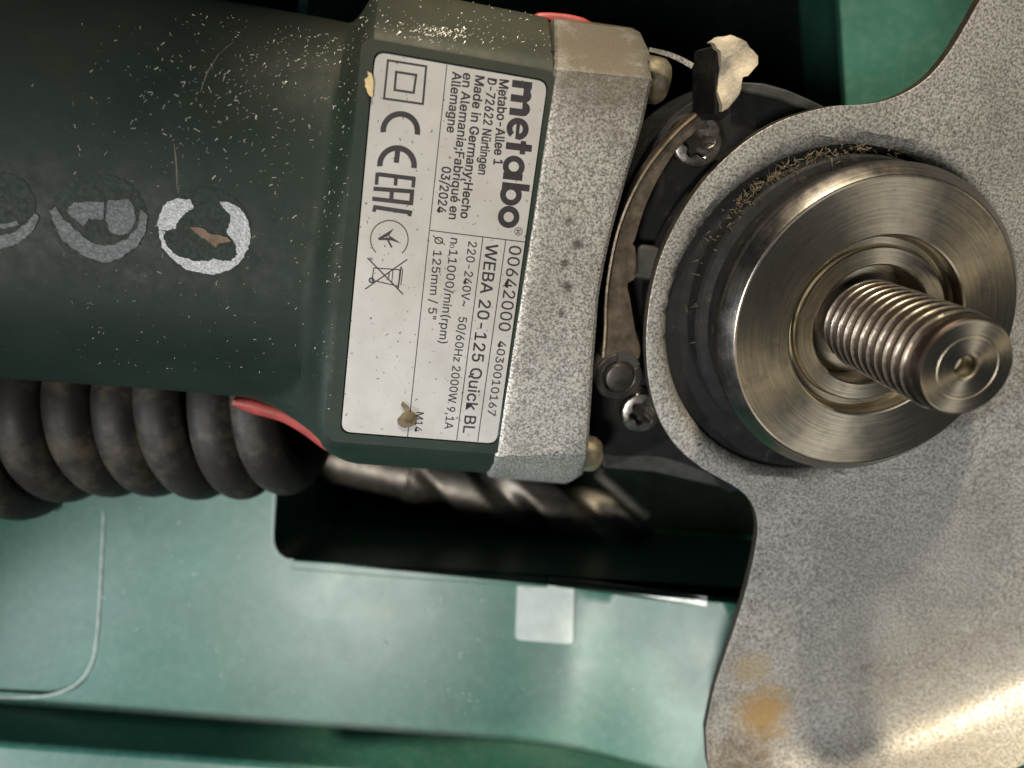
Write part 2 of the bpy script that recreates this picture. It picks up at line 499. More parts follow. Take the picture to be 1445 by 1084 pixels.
bevel(obj('edge_strip', *slab(rim2, 1.0, 0, grid=1.5, zfun=lambda x, y: shelf_z(x, y) + .5), 'strip', case, smooth=False), .2, 2)
win = rounded(up([(730, 823), (810, 826), (808, 907), (727, 902)], SHELF), [.8, .8, 1.2, 1.2])
bevel(obj('clear_window', *slab(win, 1.2, 0, grid=1.6, zfun=lambda x, y: shelf_z(x, y) + .6), 'case_clear', case), .4, 3)
pb_ = [(*W.un(x, y, SHELF), SHELF - .2) for x, y in [(389, 640), (386, 700), (384.5, 752), (386, 772), (395, 786), (412, 790.5), (440, 793)]]
obj('pocket_glint', *tube(smooth_open(pb_, 5), .24, 8), 'edge_glint', case)  # pale tube painting the lit line on the pocket's rim
# moulded rib in the pocket floor
c0 = W.un(500, 745, FLOOR + 6)
rib = [(c0[0] + 14 * math.cos(a), c0[1] + 5.5 * math.sin(a)) for a in np.linspace(0, 2 * math.pi, 28, endpoint=False)]
obj('moulded_rib', *slab(rib, 10, 0, grid=2, zfun=lambda x, y: FLOOR + 9 - 7 * (((x - c0[0]) / 14) ** 2 + ((y - c0[1]) / 5.5) ** 2)), 'case', case, angle=50)

# ------------------------------------------------------------------ things lying in the case
def twist_drill(name, p0, p1, r, label, flute=True):
    t = thing(name, p0, label, 'drill bit')
    p0, p1 = np.array(p0, float), np.array(p1, float); L = np.linalg.norm(p1 - p0)
    u = nrm(p1 - p0); fr = Frame(p0, u, (0, 0, 1) if abs(u[2]) < .9 else (1, 0, 0))
    vs, fs = [], []; NZ, NA = 140, 36
    for i in range(NZ + 1):
        z = L * i / NZ
        tip = min(1, (L - z) / (r * .9) + .02)
        for k in range(NA):
            a = 2 * math.pi * k / NA
            ph = (a - z / (r * 7.5) * 2 * math.pi)
            d = 1 - .42 * max(0, math.cos(2 * ph)) ** .8
            rr = r * tip * d
            vs.append((rr * math.cos(a), rr * math.sin(a), z))
    for i in range(NZ):
        for k in range(NA):
            j = (k + 1) % NA; fs.append((i * NA + k, i * NA + j, (i + 1) * NA + j, (i + 1) * NA + k))
    fs.append(tuple(reversed(range(NA)))); fs.append(tuple(NZ * NA + k for k in range(NA)))
    obj('fluted_body', vs, fs, 'drill', t, fr, angle=60)
    vs, fs = lathe([(0.01, -26), (r * .8, -26), (r * .92, -25), (r * .92, 0.4), (.01, .4)], 32)
    obj('shank', vs, fs, 'drill', t, fr)
    return t
def at(px, py, z): x, y = W.un(px, py, z); return (x, y, z)
twist_drill('drill_bit', at(575, 668, -104), at(925, 752, -110), 8.0, 'large grey spiral drill bit lying in the dark pocket')
a_, b_ = at(845, 668, -90), at(912, 728, -96)
rod = obj('steel_rod', *tube([a_, tuple((np.array(a_) * .5 + np.array(b_) * .5)), b_], 1.5, 14), 'drill')
tag(rod, 'thin straight steel rod leaning in the pocket below the gear housing', 'rod')

# coiled cable
cab = thing('power_cable', (-62, -6, -64), 'thick black rubber cable wound in tight coils below the green handle', 'cable')
zc, Rc, rt, pitch = -45.2, 13.7, 4.6, 9.0
x0c = W.un(302 - 8, 560, -26)[0] - 3 * pitch
path = []
for i in range(int(6.75 * 48)):
    a = 2 * math.pi * i / 48
    k = i / 48
    y0 = -5.4 + .3 * math.sin(k * 2.1) - 1.8 * max(0, 1.6 - k)
    R = Rc + .5 * math.sin(k * 1.7 + .6) + 1.6 * max(0, 1.3 - k)
    path.append((x0c - 2.2 * pitch + pitch * k * (1 + .02 * math.sin(k * 3)), y0 + R * math.sin(-a), zc + R * math.cos(a)))
tail = [np.array(path[-1]) + np.array((.9 * s * s, s * 3.0, -s * .4)) for s in range(1, 5)]
obj('coil', *tube(path, rt, 22), 'rubber', cab, angle=60)

# ------------------------------------------------------------------ the angle grinder
gr = thing('angle_grinder', (-10, 20, -62), 'dark green angle grinder lying spindle up with silver gear housing and wheel guard', 'angle grinder')

# --- motor housing: polar loft in frame H
K = 192
TH = np.linspace(0, 2 * math.pi, K, endpoint=False)
def polar_poly(pts, c):
    P = np.array(pts, float) - np.array(c); out = []
    for t in TH:
        d = np.array((math.cos(t), math.sin(t))); best = 0
        for i in range(len(P)):
            a, b = P[i], P[(i + 1) % len(P)]; e = b - a
            den = d[0] * e[1] - d[1] * e[0]
            if abs(den) < 1e-9: continue
            s = (a[0] * e[1] - a[1] * e[0]) / den; u = (a[0] * d[1] - a[1] * d[0]) / den
            if s > 0 and -1e-9 <= u <= 1 + 1e-9: best = max(best, s)
        out.append(best)
    return np.array(out)
def blur(r, s):
    k = np.exp(-.5 * (np.arange(-12, 13) / s) ** 2); k /= k.sum()
    return np.convolve(np.r_[r[-12:], r, r[:12]], k, 'valid')
CB = (-2.0, -30.0)
blk = blur(polar_poly([(-32.2, -.25), (28.4, -.25), (37.2, -11), (39.5, -24), (36, -52), (-36, -52), (-41.5, -25), (-38.2, -9.5)], CB), 1.0)
def barrel(x):
    hw = 30.3 - .018 * (x + 70) + .5 * sm(-45, -20, x); yc = -1.0
    top = -2.2 - .4 * sm(-25, -60, x)
    out = []; hw0 = hw
    for t in TH:                                        # a squarish oval
        c, s = math.cos(t), math.sin(t); hw = hw0 + (5.8 if c > 0 else 0)
        h = (top + 30) if s > 0 else 27.0
        p = 2.5
        out.append((abs(c / hw) ** p + abs(s / h) ** p) ** (-1 / p))
    return np.array(out)
xs = list(np.arange(-96, -38, 3.0)) + list(np.arange(-38, -9.5, .75)) + [-9, 0, 9, 13.2, 13.75]
hv, hf = [], []
for x in xs:
    br = barrel(min(x, -10))
    for k, t in enumerate(TH):
        c, s = math.cos(t), math.sin(t)
        lowside = max(0, -c)                            # towards the picture's lower edge
        low = lowside * sm(.75, .35, s)
        a0 = -19.2 + 2.2 * max(0, c) - 11.5 * low
        a1 = -14.6 + 3.0 * max(0, c) + 9.5 * low
        w = sm(a0, a1, x)
        r = br[k] * (1 - w) + blk[k] * w
        if x > 13.5: r -= .5
        hv.append((x, CB[0] + r * c, CB[1] + r * s))
for i in range(len(xs) - 1):
    for k in range(K):
        j = (k + 1) % K; hf.append((i * K + k, i * K + j, (i + 1) * K + j, (i + 1) * K + k))
hf.append(tuple(range(K))); hf.append(tuple((len(xs) - 1) * K + k for k in reversed(range(K))))
housing = obj('motor_housing', hv, hf, 'green', gr, H, angle=28)
BV = BVHTree.FromPolygons([Vector(p) for p in hv], hf)
def surf(x, y):
    hit = BV.ray_cast(Vector((x, y, 60)), Vector((0, 0, -1)))
    return hit[0].z if hit[0] is not None else None

# raised border round the label pocket
def rrect(x0, x1, y0, y1, r, n=6):
    return rounded([(x0, y0), (x1, y0), (x1, y1), (x0, y1)], [r] * 4, n)
LX0, LX1, LY0, LY1 = -12.1, 12.5, -29.25, 26.2
obj('label_border', *slab(rrect(LX0 - 2.0, LX1 + 1.15, LY0 - 1.7, LY1 + 1.5, 1.8), .9, .26, [rrect(LX0 - .22, LX1 + .18, LY0 - .22, LY1 + .22, 1.65)]), 'green', gr, H, smooth=False)

# --- rating label and everything printed on it
lab = obj('rating_label', *slab(rrect(LX0, LX1, LY0, LY1, 1.6), .35, .12, grid=3), 'label', gr, H, smooth=False)
lab['label'] = 'silver rating label with black print, dusty at its edges'
INK = .135
def print_poly(name, polys, z=INK):                     # polygons given in photo pixels, laid on the label
    vs, fs = [], []
    for q in polys:
        P = H.uns(q, z) if not isinstance(q, np.ndarray) else [tuple(p) for p in q]
        s = len(vs); V, T = fill(P)
        vs += [(x, y, z) for x, y in V]; fs += [tuple(s + i for i in t) for t in T]; z += .0006
    return obj(name, vs, fs, 'ink', lab, H, smooth=False)
def line_px(a, b, w):
    a, b = np.array(a, float), np.array(b, float); d = nrm(b - a); n = np.array((-d[1], d[0])) * w * .5
    return [tuple(a - n), tuple(b - n), tuple(b + n), tuple(a + n)]
def ring_px(c, r0, r1, a0, a1, n=28):                   # angle 0 = right, 90 = down (pixels)
    A = [math.radians(a0 + (a1 - a0) * k / n) for k in range(n + 1)]
    return [(c[0] + r1 * math.cos(a), c[1] + r1 * math.sin(a)) for a in A] + [(c[0] + r0 * math.cos(a), c[1] + r0 * math.sin(a)) for a in reversed(A)]
try:                                                    # Blender's own interface font, else its built-in one
    import os
    FONT = bpy.data.fonts.load(os.path.join(bpy.utils.system_resource('DATAFILES', path='fonts'), 'Inter.woff2'))
except Exception:
    FONT = None
def text_line(s, a, b, cap, bold=0.0):
    def glyphs(txt, font):
        cu = bpy.data.curves.new('text', 'FONT'); cu.body = txt; cu.size = 1.0; cu.resolution_u = 3
        if font: cu.font = font
        t = bpy.data.objects.new('text', cu); COL.objects.link(t)
        me = bpy.data.meshes.new_from_object(t.evaluated_get(bpy.context.evaluated_depsgraph_get()))
        V = np.array([v.co[:2] for v in me.vertices]); Fc = [tuple(p.vertices) for p in me.polygons]
        bpy.data.objects.remove(t); bpy.data.curves.remove(cu); bpy.data.meshes.remove(me)
        return V, Fc
    font = FONT
    capu = glyphs('H', font)[0][:, 1].max()
    V, Fc = glyphs(s, font)
    x0, x1 = V[:, 0].min(), V[:, 0].max()
    A, B = np.array(H.un(*a, INK)), np.array(H.un(*b, INK))
    X = (B - A) / (x1 - x0); dX = nrm(B - A); Y = np.array((-dX[1], dX[0]))
    capmm = cap * .1035; vs, fs = [], []
    k = (.018 + bold * 3) if cap > 8 else .006
    for i, (ox, oy) in enumerate(((-k, -k), (k, -k), (-k, k), (k, k))):        # a heavier, slightly spread print
        o = len(vs)
        for x, y in V:
            p = A + X * (x - x0) + Y * (y / capu * capmm) + dX * ox + Y * oy; vs.append((p[0], p[1], INK + .0006 * i))
        fs += [tuple(o + j for j in f) for f in Fc]
    return obj('lettering', vs, fs, 'ink', lab, H, smooth=False)
for s, a, b, cap, bo in [
    ('Metabo-Allee 1', (705.0, 112), (696.3, 232), 13, .008), ('D-72622 N\u00fcrtingen', (688.5, 110), (674.7, 245.5), 12.6, .006),
    ('Made in Germany;Hecho', (671.1, 106.5), (649.8, 307.3), 12.6, .008), ('en Alemania;Fabriqu\u00e9 en', (654, 102.6), (633.2, 308.6), 12.6, .006),
    ('Allemagne', (638.7, 101.2), (630.4, 186.1), 12.6, .006), ('03/2024', (624.1, 234.8), (616.6, 299.5), 12.6, .006),
    ('00642000', (719.3, 346.2), (703.1, 466.3), 18, .0), ('4030010167', (703.4, 481), (687.5, 585.8), 12.5, .0),
    ('WEBA 20-125 Quick BL', (686.3, 343.6), (653.1, 610.6), 17.6, .006), ('220-240V~   50/60Hz 2000W 9,1A', (661.2, 340.4), (627.2, 605), 12.4, .0),
    ('n', (636.3, 335.5), (635.2, 343.2), 12.4, .0), ('0', (635.0, 344.6), (634.4, 349.6), 6.5, .0), ('11000/min(rpm)', (634.2, 352.2), (619.2, 484), 12.4, .0),
    ('O', (613.7, 333.9), (612.7, 343.6), 12.2, .0), ('125mm / 5"', (611.6, 353.5), (603.6, 450), 12.2, .0), ('M14', (587.8, 581.5), (584.6, 609), 11, .0)]:
    text_line(s, a, b, cap, bo)
print_poly('divider_line', [line_px((630.7, 91.5), (575, 617), 1.3)])
print_poly('divider_line', [line_px((606.9, 325.2), (743.8, 342), 1.3)])
print_poly('divider_line', [line_px((681.5, 334), (644.4, 621), 1.3)])
print_poly('divider_line', [line_px((713.8, 338), (674, 623.5), 1.3)])
# logo: heavy round letters; x runs down the label, y up the letters (units of the x-height)
LA, LB = np.array(H.un(723.2, 112.5, INK)), np.array(H.un(702.6, 320.5, INK))
LD = nrm(LB - LA); LN = np.array((-LD[1], LD[0])); LL = np.linalg.norm(LB - LA); XH = 2.95
def lg(pts): return np.array([LA + LD * (x * LL) + LN * (y * XH) for x, y in pts])
def lring(cx, cy, rx, ry, tx, ty, a0=0, a1=360, n=36):
    A = [math.radians(a0 + (a1 - a0) * k / n) for k in range(n + 1)]
    return [(cx + rx * math.cos(a), cy + ry * math.sin(a)) for a in A] + [(cx + (rx - tx) * math.cos(a), cy + (ry - ty) * math.sin(a)) for a in reversed(A)]
def bar(x0, x1, y0, y1): return [(x0, y0), (x1, y0), (x1, y1), (x0, y1)]
ST = .047
letters = {
    'm': [bar(0, ST, 0, 1.0), bar(.093, .093 + ST, 0, .7), bar(.182, .182 + ST, 0, .66),
          lring(.093, .62, .047, .40, .001, .40, 0, 180), lring(.180, .62, .049, .40, .001, .40, 0, 180), bar(0, .10, .60, .96), bar(.09, .19, .62, .80)],
    'e': [lring(.316, .5, .074, .56, .040, .30, 8, 322), bar(.262, .385, .42, .60)],
    't': [bar(.412, .412 + ST, .0, 1.32), bar(.392, .482, .72, 1.0)],
    'a': [lring(.571, .5, .074, .56, .040, .30), bar(.616, .616 + ST, 0, 1.0)],
    'b': [lring(.766, .5, .076, .56, .041, .30), bar(.684, .684 + ST, 0, 1.42)],
    'o': [lring(.922, .5, .078, .56, .042, .30)]}
for ch, polys in letters.items():
    vs, fs = [], []; z = INK
    for q in polys:
        P = lg(q); s = len(vs)
        if len(q) > 4:                                  # ring: quads between outer and inner edge
            n = len(q) // 2
            vs += [(x, y, z) for x, y in P]; fs += [(s + i, s + i + 1, s + 2 * n - 2 - i, s + 2 * n - 1 - i) for i in range(n - 1)]
        else:
            vs += [(x, y, z) for x, y in P]; fs.append((s, s + 1, s + 2, s + 3))
        z += .0006
    obj('logo_letter', vs, fs, 'ink', lab, H, smooth=False)
print_poly('slash', [line_px((610.5, 332.5), (628, 345.5), 1.3)])
print_poly('registered_mark', [ring_px((731.6, 326.8), 4.9, 5.8, 0, 360)])
text_line('R', (729.2, 324.2), (728.6, 330.0), 5.6)
def z2(x, y): return (470 + x / 3.615, 50 + y / 3.615)
def z3(x, y): return (470 + x / 3.097, 300 + y / 3.097)
def frame_px(q, w):
    c = np.mean(np.array(q), 0); return [line_px(np.array(a) + (np.array(a) - np.array(b)) / np.linalg.norm(np.array(a) - np.array(b)) * w * .5, np.array(b) + (np.array(b) - np.array(a)) / np.linalg.norm(np.array(a) - np.array(b)) * w * .5, w) for a, b in zip(q, q[1:] + q[:1])]
print_poly('double_insulation_symbol', frame_px([z2(280, 127), z2(475, 158), z2(458, 350), z2(260, 322)], 3.0) + frame_px([z2(322, 186), z2(424, 202), z2(411, 293), z2(314, 278)], 3.2))
print_poly('conformity_mark', [ring_px(z2(343, 488), 20.2, 28.2, 176, 372), ring_px(z2(326, 662), 20.2, 28.2, 176, 370), line_px(z2(330, 588), z2(322, 650), 7.5)])
print_poly('customs_mark', [line_px(z2(228, 708), z2(420, 732), 6), line_px(z2(226, 700), z2(221, 762), 5.2), line_px(z2(322, 716), z2(318, 766), 5.2), line_px(z2(413, 726), z2(408, 776), 5.2),
    line_px(z2(206, 782), z2(414, 797), 6), line_px(z2(200, 833), z2(408, 857), 6), line_px(z2(404, 790), z2(398, 860), 6), line_px(z2(300, 790), z2(296, 846), 6),
    line_px(z2(210, 876), z2(402, 905), 6), line_px(z2(216, 868), z2(208, 900), 5.5), line_px(z2(396, 896), z2(388, 922), 5.5)])
cc = z2(287, 1040)
print_poly('round_tree_mark', [ring_px(cc, 25.8, 27.3, 135, 408), [z2(228, 1035), z2(310, 985), z2(285, 1022), z2(232, 1042)], [z2(286, 1020), z2(348, 1062), z2(282, 1042)], line_px(z2(232, 1038), z2(300, 1040), 3.2), line_px(z2(272, 1030), z2(300, 1082), 2.6)])
print_poly('crossed_bin_mark', [line_px(z3(150, 198), z3(306, 357), 1.8), line_px(z3(324, 205), z3(140, 335), 1.8)] + frame_px([z3(178, 242), z3(292, 250), z3(286, 322), z3(170, 296)], 1.5) +
    [line_px(z3(298, 236), z3(284, 332), 2.2), line_px(z3(305, 245), z3(296, 318), 1.4), line_px(z3(245, 262), z3(243, 286), 1.8), ring_px(z3(168, 296), 2.0, 4.2, 0, 360), line_px(z3(262, 250), z3(256, 310), 1.3)])

# --- worn round emblems on the barrel
def z7(x, y): return (x / 3.803, 230 + y / 3.803)
def jag(pts, a, n=5):
    out = []
    for i in range(len(pts)):
        p, q = np.array(pts[i], float), np.array(pts[(i + 1) % len(pts)], float)
        for k in range(n):
            out.append(tuple(p + (q - p) * k / n + RNG.normal(0, a, 2)))
    return out
def drape(name, px, off, th, mat, parent, a=.05, grid=.8, hh=-2.4):
    P = jag(H.uns(px, hh), a)
    V, T = fill(P, grid=grid)
    n = len(V); Z = [surf(x, y) for x, y in V]
    vs = [(x, y, z + off) for (x, y), z in zip(V, Z)] + [(x, y, z + off - th) for (x, y), z in zip(V, Z)]
    fs = list(T)
    cnt = {}
    for t in T:
        for p, q in zip(t, t[1:] + t[:1]): cnt.setdefault((min(p, q), max(p, q)), []).append((p, q))
    for e in cnt.values():
        if len(e) == 1: p, q = e[0]; fs.append((p, n + p, n + q, q))
    return obj(name, vs, fs, mat, parent, H)
EMB = [((1095, 365), 252, 'silver_dot', [
        [(870, 245), (900, 210), (960, 190), (1030, 200), (1040, 240), (1000, 265), (960, 310), (945, 350), (905, 360), (860, 360), (845, 330)],
        [(850, 365), (870, 450), (930, 515), (1000, 570), (1080, 590), (1150, 597), (1230, 575), (1290, 530), (1335, 460), (1348, 380), (1335, 310), (1290, 240), (1230, 210), (1180, 205), (1200, 240), (1240, 280), (1235, 330), (1215, 370), (1240, 400), (1270, 440), (1275, 490), (1240, 525), (1190, 525), (1150, 510), (1120, 525), (1040, 525), (960, 500), (900, 450), (880, 400), (890, 365)]]),
       ((530, 300), 262, 'grey_dot', [
        [(370, 240), (400, 210), (560, 210), (560, 300), (480, 300), (450, 340), (400, 300), (365, 265)],
        [(580, 200), (690, 195), (725, 240), (730, 310), (700, 370), (640, 390), (590, 370), (570, 300)],
        [(265, 260), (300, 240), (340, 300), (400, 350), (450, 400), (520, 440), (600, 440), (680, 410), (740, 350), (760, 250), (795, 280), (785, 370), (740, 440), (660, 500), (580, 535), (480, 515), (400, 465), (330, 410), (310, 360)]]),
       ((-30, 250), 225, 'grey_dot', [
        [(-240, 330), (-160, 400), (-60, 420), (0, 390), (80, 370), (150, 320), (190, 270), (210, 290), (190, 350), (130, 410), (70, 445), (0, 460), (-100, 470), (-200, 420)],
        [(-80, 320), (0, 328), (90, 315), (100, 330), (30, 350), (0, 352), (-80, 350)]])]
EL = ['round emblem with flaking silver ring and tan dirt in the middle', 'dull grey round emblem beside the silver one', 'faint grey round emblem at the far end of the row']
for (c, r, mt, patches), el in zip(EMB, EL):
    circ = [z7(c[0] + r * math.cos(a), c[1] + r * .93 * math.sin(a)) for a in np.linspace(0, 2 * math.pi, 30, endpoint=False)]
    e = drape('round_emblem', circ, .10, .3, 'ring_dirt', gr, .09, .9)
    e['label'] = el
    for p in patches: drape('worn_print', [z7(*q) for q in p], .22, .25, mt, e, .06, .55)
    if mt == 'silver_dot':
        drape('caked_dirt', [z7(*q) for q in [(1030, 345), (1080, 345), (1130, 375), (1200, 390), (1245, 420), (1180, 430), (1160, 450), (1110, 410), (1060, 380)]], .34, .3, 'copper_dirt', e, .07, .4)

for q in ([(244, 203), (248, 230), (250, 262), (252, 274)], [(277, 128), (284, 98), (298, 68), (318, 46)]):
    L = [np.array(p, float) for p in q]; w = [.5, 1.2, 1.2, .5]
    drape('scratch', [tuple(p + (-k, 0)) for p, k in zip(L, w)] + [tuple(p + (k, 0)) for p, k in reversed(list(zip(L, w)))], .03, .1, 'scratch', gr, .02, .3)
# --- red trim showing beside and beneath the housing
def strip(name, px, h, wid, mat, frame=H):
    P = smooth_open([(*frame.un(*p, h), h) for p in px], 5)
    vs, fs = [], []
    for i, p in enumerate(P):
        a = np.array(P[max(i - 1, 0)]); b = np.array(P[min(i + 1, len(P) - 1)]); d = nrm(b - a)
        n = np.array((-d[1], d[0], 0)); t = i / (len(P) - 1); w = wid * min(1, .35 + 4 * min(t + .04, 1.04 - t))
        p = np.array(p)
        for s, dz in ((-.5, -4), (-.5, -.5), (-.3, 0), (.3, 0), (.5, -.5), (.5, -4)): vs.append(p + n * s * w + np.array((0, 0, dz)))
    for i in range(len(P) - 1):
        for k in range(5): fs.append((i * 6 + k, i * 6 + k + 1, (i + 1) * 6 + k + 1, (i + 1) * 6 + k))
    fs += [(0, 1, 2, 3, 4, 5), tuple((len(P) - 1) * 6 + k for k in (5, 4, 3, 2, 1, 0))]
    return obj(name, vs, fs, mat, gr, frame, angle=60)
strip('red_trim', [(328, 568), (365, 578), (402, 589), (432, 606), (462, 628), (486, 638)], -19, 2.4, 'red')['label'] = 'red rubber edge curving under the housing'
strip('red_trim', [(752, 25), (775, 24), (805, 27), (836, 35)], -12, 1.5, 'red')

# --- silver gear housing: loft across the tool
RE = [(110, 925), (170, 913), (205, 903), (250, 889), (290, 878), (330, 867), (375, 857), (420, 849), (470, 845), (520, 841), (560, 839), (600, 836), (645, 833)]
st = [((783, 24), (900, 42), -36), ((783, 24), (900, 42), -12), ((783, 27), (908, 45), -8.2), ((784, 60), (921, 72), -4.2), ((784, 91), (924, 107), -.15), ((783, 97), (925, 113), .45)]
for y, x in RE[1:-1]:
    yl = 97 + (y - 113) * (644 - 97) / (645 - 113); st.append(((784 - (yl - 93) * .1536, yl), (x, y), .5))
st += [((699.5, 644), (834, 640), .45), ((698.5, 649), (834, 648), -.1), ((692, 668), (826, 672), -6), ((690, 673), (812, 681), -9), ((690, 674), (806, 683), -14), ((690, 674), (806, 683), -36)]
gv, gf = [], []
for (l, r, h) in st:
    xl, yl = H.un(*l, h); xr, yr = H.un(*r, h)
    prof = [(0, -38), (0, h - .5), (.35, h - .12), (.9, h)]
    n = 9
    for d, z in prof: gv.append((xl + d, yl, min(z, h)))
    for k in range(1, n): gv.append((xl + .9 + (xr - 1.7 - xl - .9) * k / n, yl + (yr - yl) * k / n, h))
    for d, z in ((1.7, h), (.9, h - .22), (.3, h - .8), (0, h - 1.7), (-.3, -38)): gv.append((xr - d, yr, min(z, h)))
m = len(prof) + n - 1 + 5
for i in range(len(st) - 1):
    for k in range(m - 1): gf.append((i * m + k, i * m + k + 1, (i + 1) * m + k + 1, (i + 1) * m + k))
gf += [tuple(range(m)), tuple((len(st) - 1) * m + k for k in reversed(range(m)))]
obj('gear_housing', gv, gf, 'silver', gr, H, angle=25)
seam_l, seam_r = 13.6, 16.0
obj('seam', *box(13.0, 16.2, -34, 31, -36, -3.0), 'black', gr, H, smooth=False)

# screws whose heads stick out of the gear housing's front wall (axis along the tool)
def side_screw(px, h, r):
    x, y = H.un(*px, h)
    vs, fs = lathe([(.01, 2.6), (r * .45, 2.6), (r * .8, 2.25), (r * .97, 1.5), (r, .7), (r, -4), (.01, -4)], 40)
    vs = [(x + z, y + b, h - a) for a, b, z in vs]
    o = obj('housing_screw', vs, fs, 'brass', gr, H)
    vs, fs = lathe([(.01, 2.75), (r * .3, 2.75), (r * .36, 2.4)], 6)
    return o
side_screw((919, 113), -7.0, 3.5)
side_screw((827, 640), -7.0, 3.1)

# --- black bearing flange below the guard
bf = G.uns([(968, 150), (1040, 118), (1100, 128), (1160, 155), (1230, 200), (1230, 560), (1050, 690), (1000, 668), (930, 645), (852, 641), (838, 600), (842, 520), (880, 330), (925, 200)], -25)
bevel(obj('bearing_flange', *slab(smooth_closed(bf, 4), 14, -25), 'black', gr, G, smooth=False), .8, 3)
arc = [(1036, 128), (1042, 116), (1078, 118), (1110, 127), (1140, 140), (1165, 152), (1160, 166), (1132, 155), (1104, 143), (1070, 135)]
bevel(obj('flange_rim', *slab(G.uns(arc, -23), 2.5, -22.6), 'black_grey', gr, G, smooth=False), .4, 2)
pl = [(893, 352), (905, 345), (930, 350), (930, 392), (912, 396), (893, 392)]
bevel(obj('stop_plate', *slab(G.uns(pl, -21), 3, -20.6), 'black_grey', gr, G, smooth=False), .4, 2)
foot = [(838, 560), (860, 620), (905, 640), (1000, 652), (1020, 690), (925, 668), (852, 662)]
bevel(obj('flange_foot', *slab(G.uns(foot, -27), 5, -27.4), 'black_grey', gr, G, smooth=False), .4, 2)

# --- torx screws
def torx(px, h, r, rot, label, sock=.55):
    x, y = G.un(*px, h)
    n = 72; prof = [(r, -5), (r, -.9), (r * .97, -.35), (r * .90, -.02), (r * .80, .14)]
    vs, fs = [], []
    star = [(r * (sock + .085 * math.cos(6 * 2 * math.pi * k / n)), 2 * math.pi * k / n + rot) for k in range(n)]
    for k in range(n):
        a = 2 * math.pi * k / n + rot
        for rr, z in prof: vs.append((rr * math.cos(a), rr * math.sin(a), z))
        s = star[k][0]
        vs.append((s * 1.06 * math.cos(a), s * 1.06 * math.sin(a), .2)); vs.append((s * math.cos(a), s * math.sin(a), .08)); vs.append((s * .96 * math.cos(a), s * .96 * math.sin(a), -2.2))
    m = 8
    for k in range(n):
        j = (k + 1) % n
        for i in range(m - 1): fs.append((k * m + i, k * m + i + 1, j * m + i + 1, j * m + i))
    o = obj('flange_screw', [(x + a, y + b, h + c) for a, b, c in vs], fs, 'screw', gr, G, angle=26)
    sv = [(x + a, y + b, h + c + .15) for a, b, c in vs[m - 1::m]]
    obj('socket', sv, [tuple(range(n))], 'socket', o, G)
    if label: o['label'] = label
    return o
torx((906, 583), -21.0, 3.9, .4, 'six-lobe screw beside the lever pivot')
torx((985, 200), -20.5, 4.3, .1, 'six-lobe screw half hidden by the lever arm')

# --- guard release lever
lev = [(850, 512), (853, 470), (854, 425), (859, 380), (869, 332), (884, 288), (905, 246), (931, 210), (960, 178), (990, 152), (1003, 148), (1006, 160), (986, 182), (958, 208), (935, 242), (918, 275), (905, 308), (897, 336), (893, 345), (897, 352), (897, 390), (886, 401), (888, 415), (892, 438), (897, 468), (904, 495), (896, 512), (873, 520)]
lever = obj('clamp_lever', *slab(smooth_closed(G.uns(lev, -18), 3), 2.6, -18), 'bronze', gr, G, smooth=False)
bevel(lever, .35, 2)
# raised outer edge of the lever
lp = [(*G.un(*p, -17.6), -17.9) for p in [(852, 505), (855, 468), (856, 425), (861, 381), (871, 333), (886, 290), (907, 249), (932, 214), (961, 182), (992, 156)]]
obj('lever_edge', *tube(smooth_open(lp, 5), .42, 8), 'bronze', lever, G)
tabp = G.uns([(1004, 58), (1018, 50), (1036, 51), (1054, 60), (1071, 79), (1069, 92), (1056, 105), (1046, 109), (1043, 134), (1030, 152), (1018, 158), (1014, 128), (1018, 96), (1016, 72)], -9)
tab = obj('thumb_tab', *slab(jag(tabp, .06, 3), 1.4, -9, grid=1.0, zfun=lambda x, y: -9 + .7 * math.sin(x * .9) * math.cos(y * .8)), 'tab', lever, G, angle=50)
tabs = G.uns([(1012, 66), (1019, 62), (1022, 100), (1018, 128), (1021, 150), (1030, 158), (1018, 170), (1008, 160), (1008, 100)], -10)
obj('tab_stem', *slab(tabs, 9.5, -9.8), 'black', lever, G, smooth=False)
px_, py_ = G.un(873, 532, -17)
def ringsec(r0, r1, a0, a1, z0, z1, n=40):
    A = [math.radians(a0 + (a1 - a0) * k / n) for k in range(n + 1)]
    o = [(px_ + r1 * math.cos(a), py_ + r1 * math.sin(a)) for a in A] + [(px_ + r0 * math.cos(a), py_ + r0 * math.sin(a)) for a in reversed(A)]
    return slab(o, z1 - z0, z1)
bevel(obj('lever_eye', *ringsec(.3, 4.35, 0, 359.5, -22, -17.6), 'black_grey', lever, G, smooth=False), .3, 2)
bevel(obj('retaining_clip', *ringsec(2.75, 4.2, 105, 395, -17.6, -16.9), 'pin', lever, G, smooth=False), .2, 2)
vs, fs = lathe([(.01, .5), (2.0, .5), (2.4, .35), (2.6, 0), (2.6, -6)], 40)
obj('pivot_pin', [(px_ + a, py_ + b, -16.3 + c) for a, b, c in vs], fs, 'pin', lever, G)

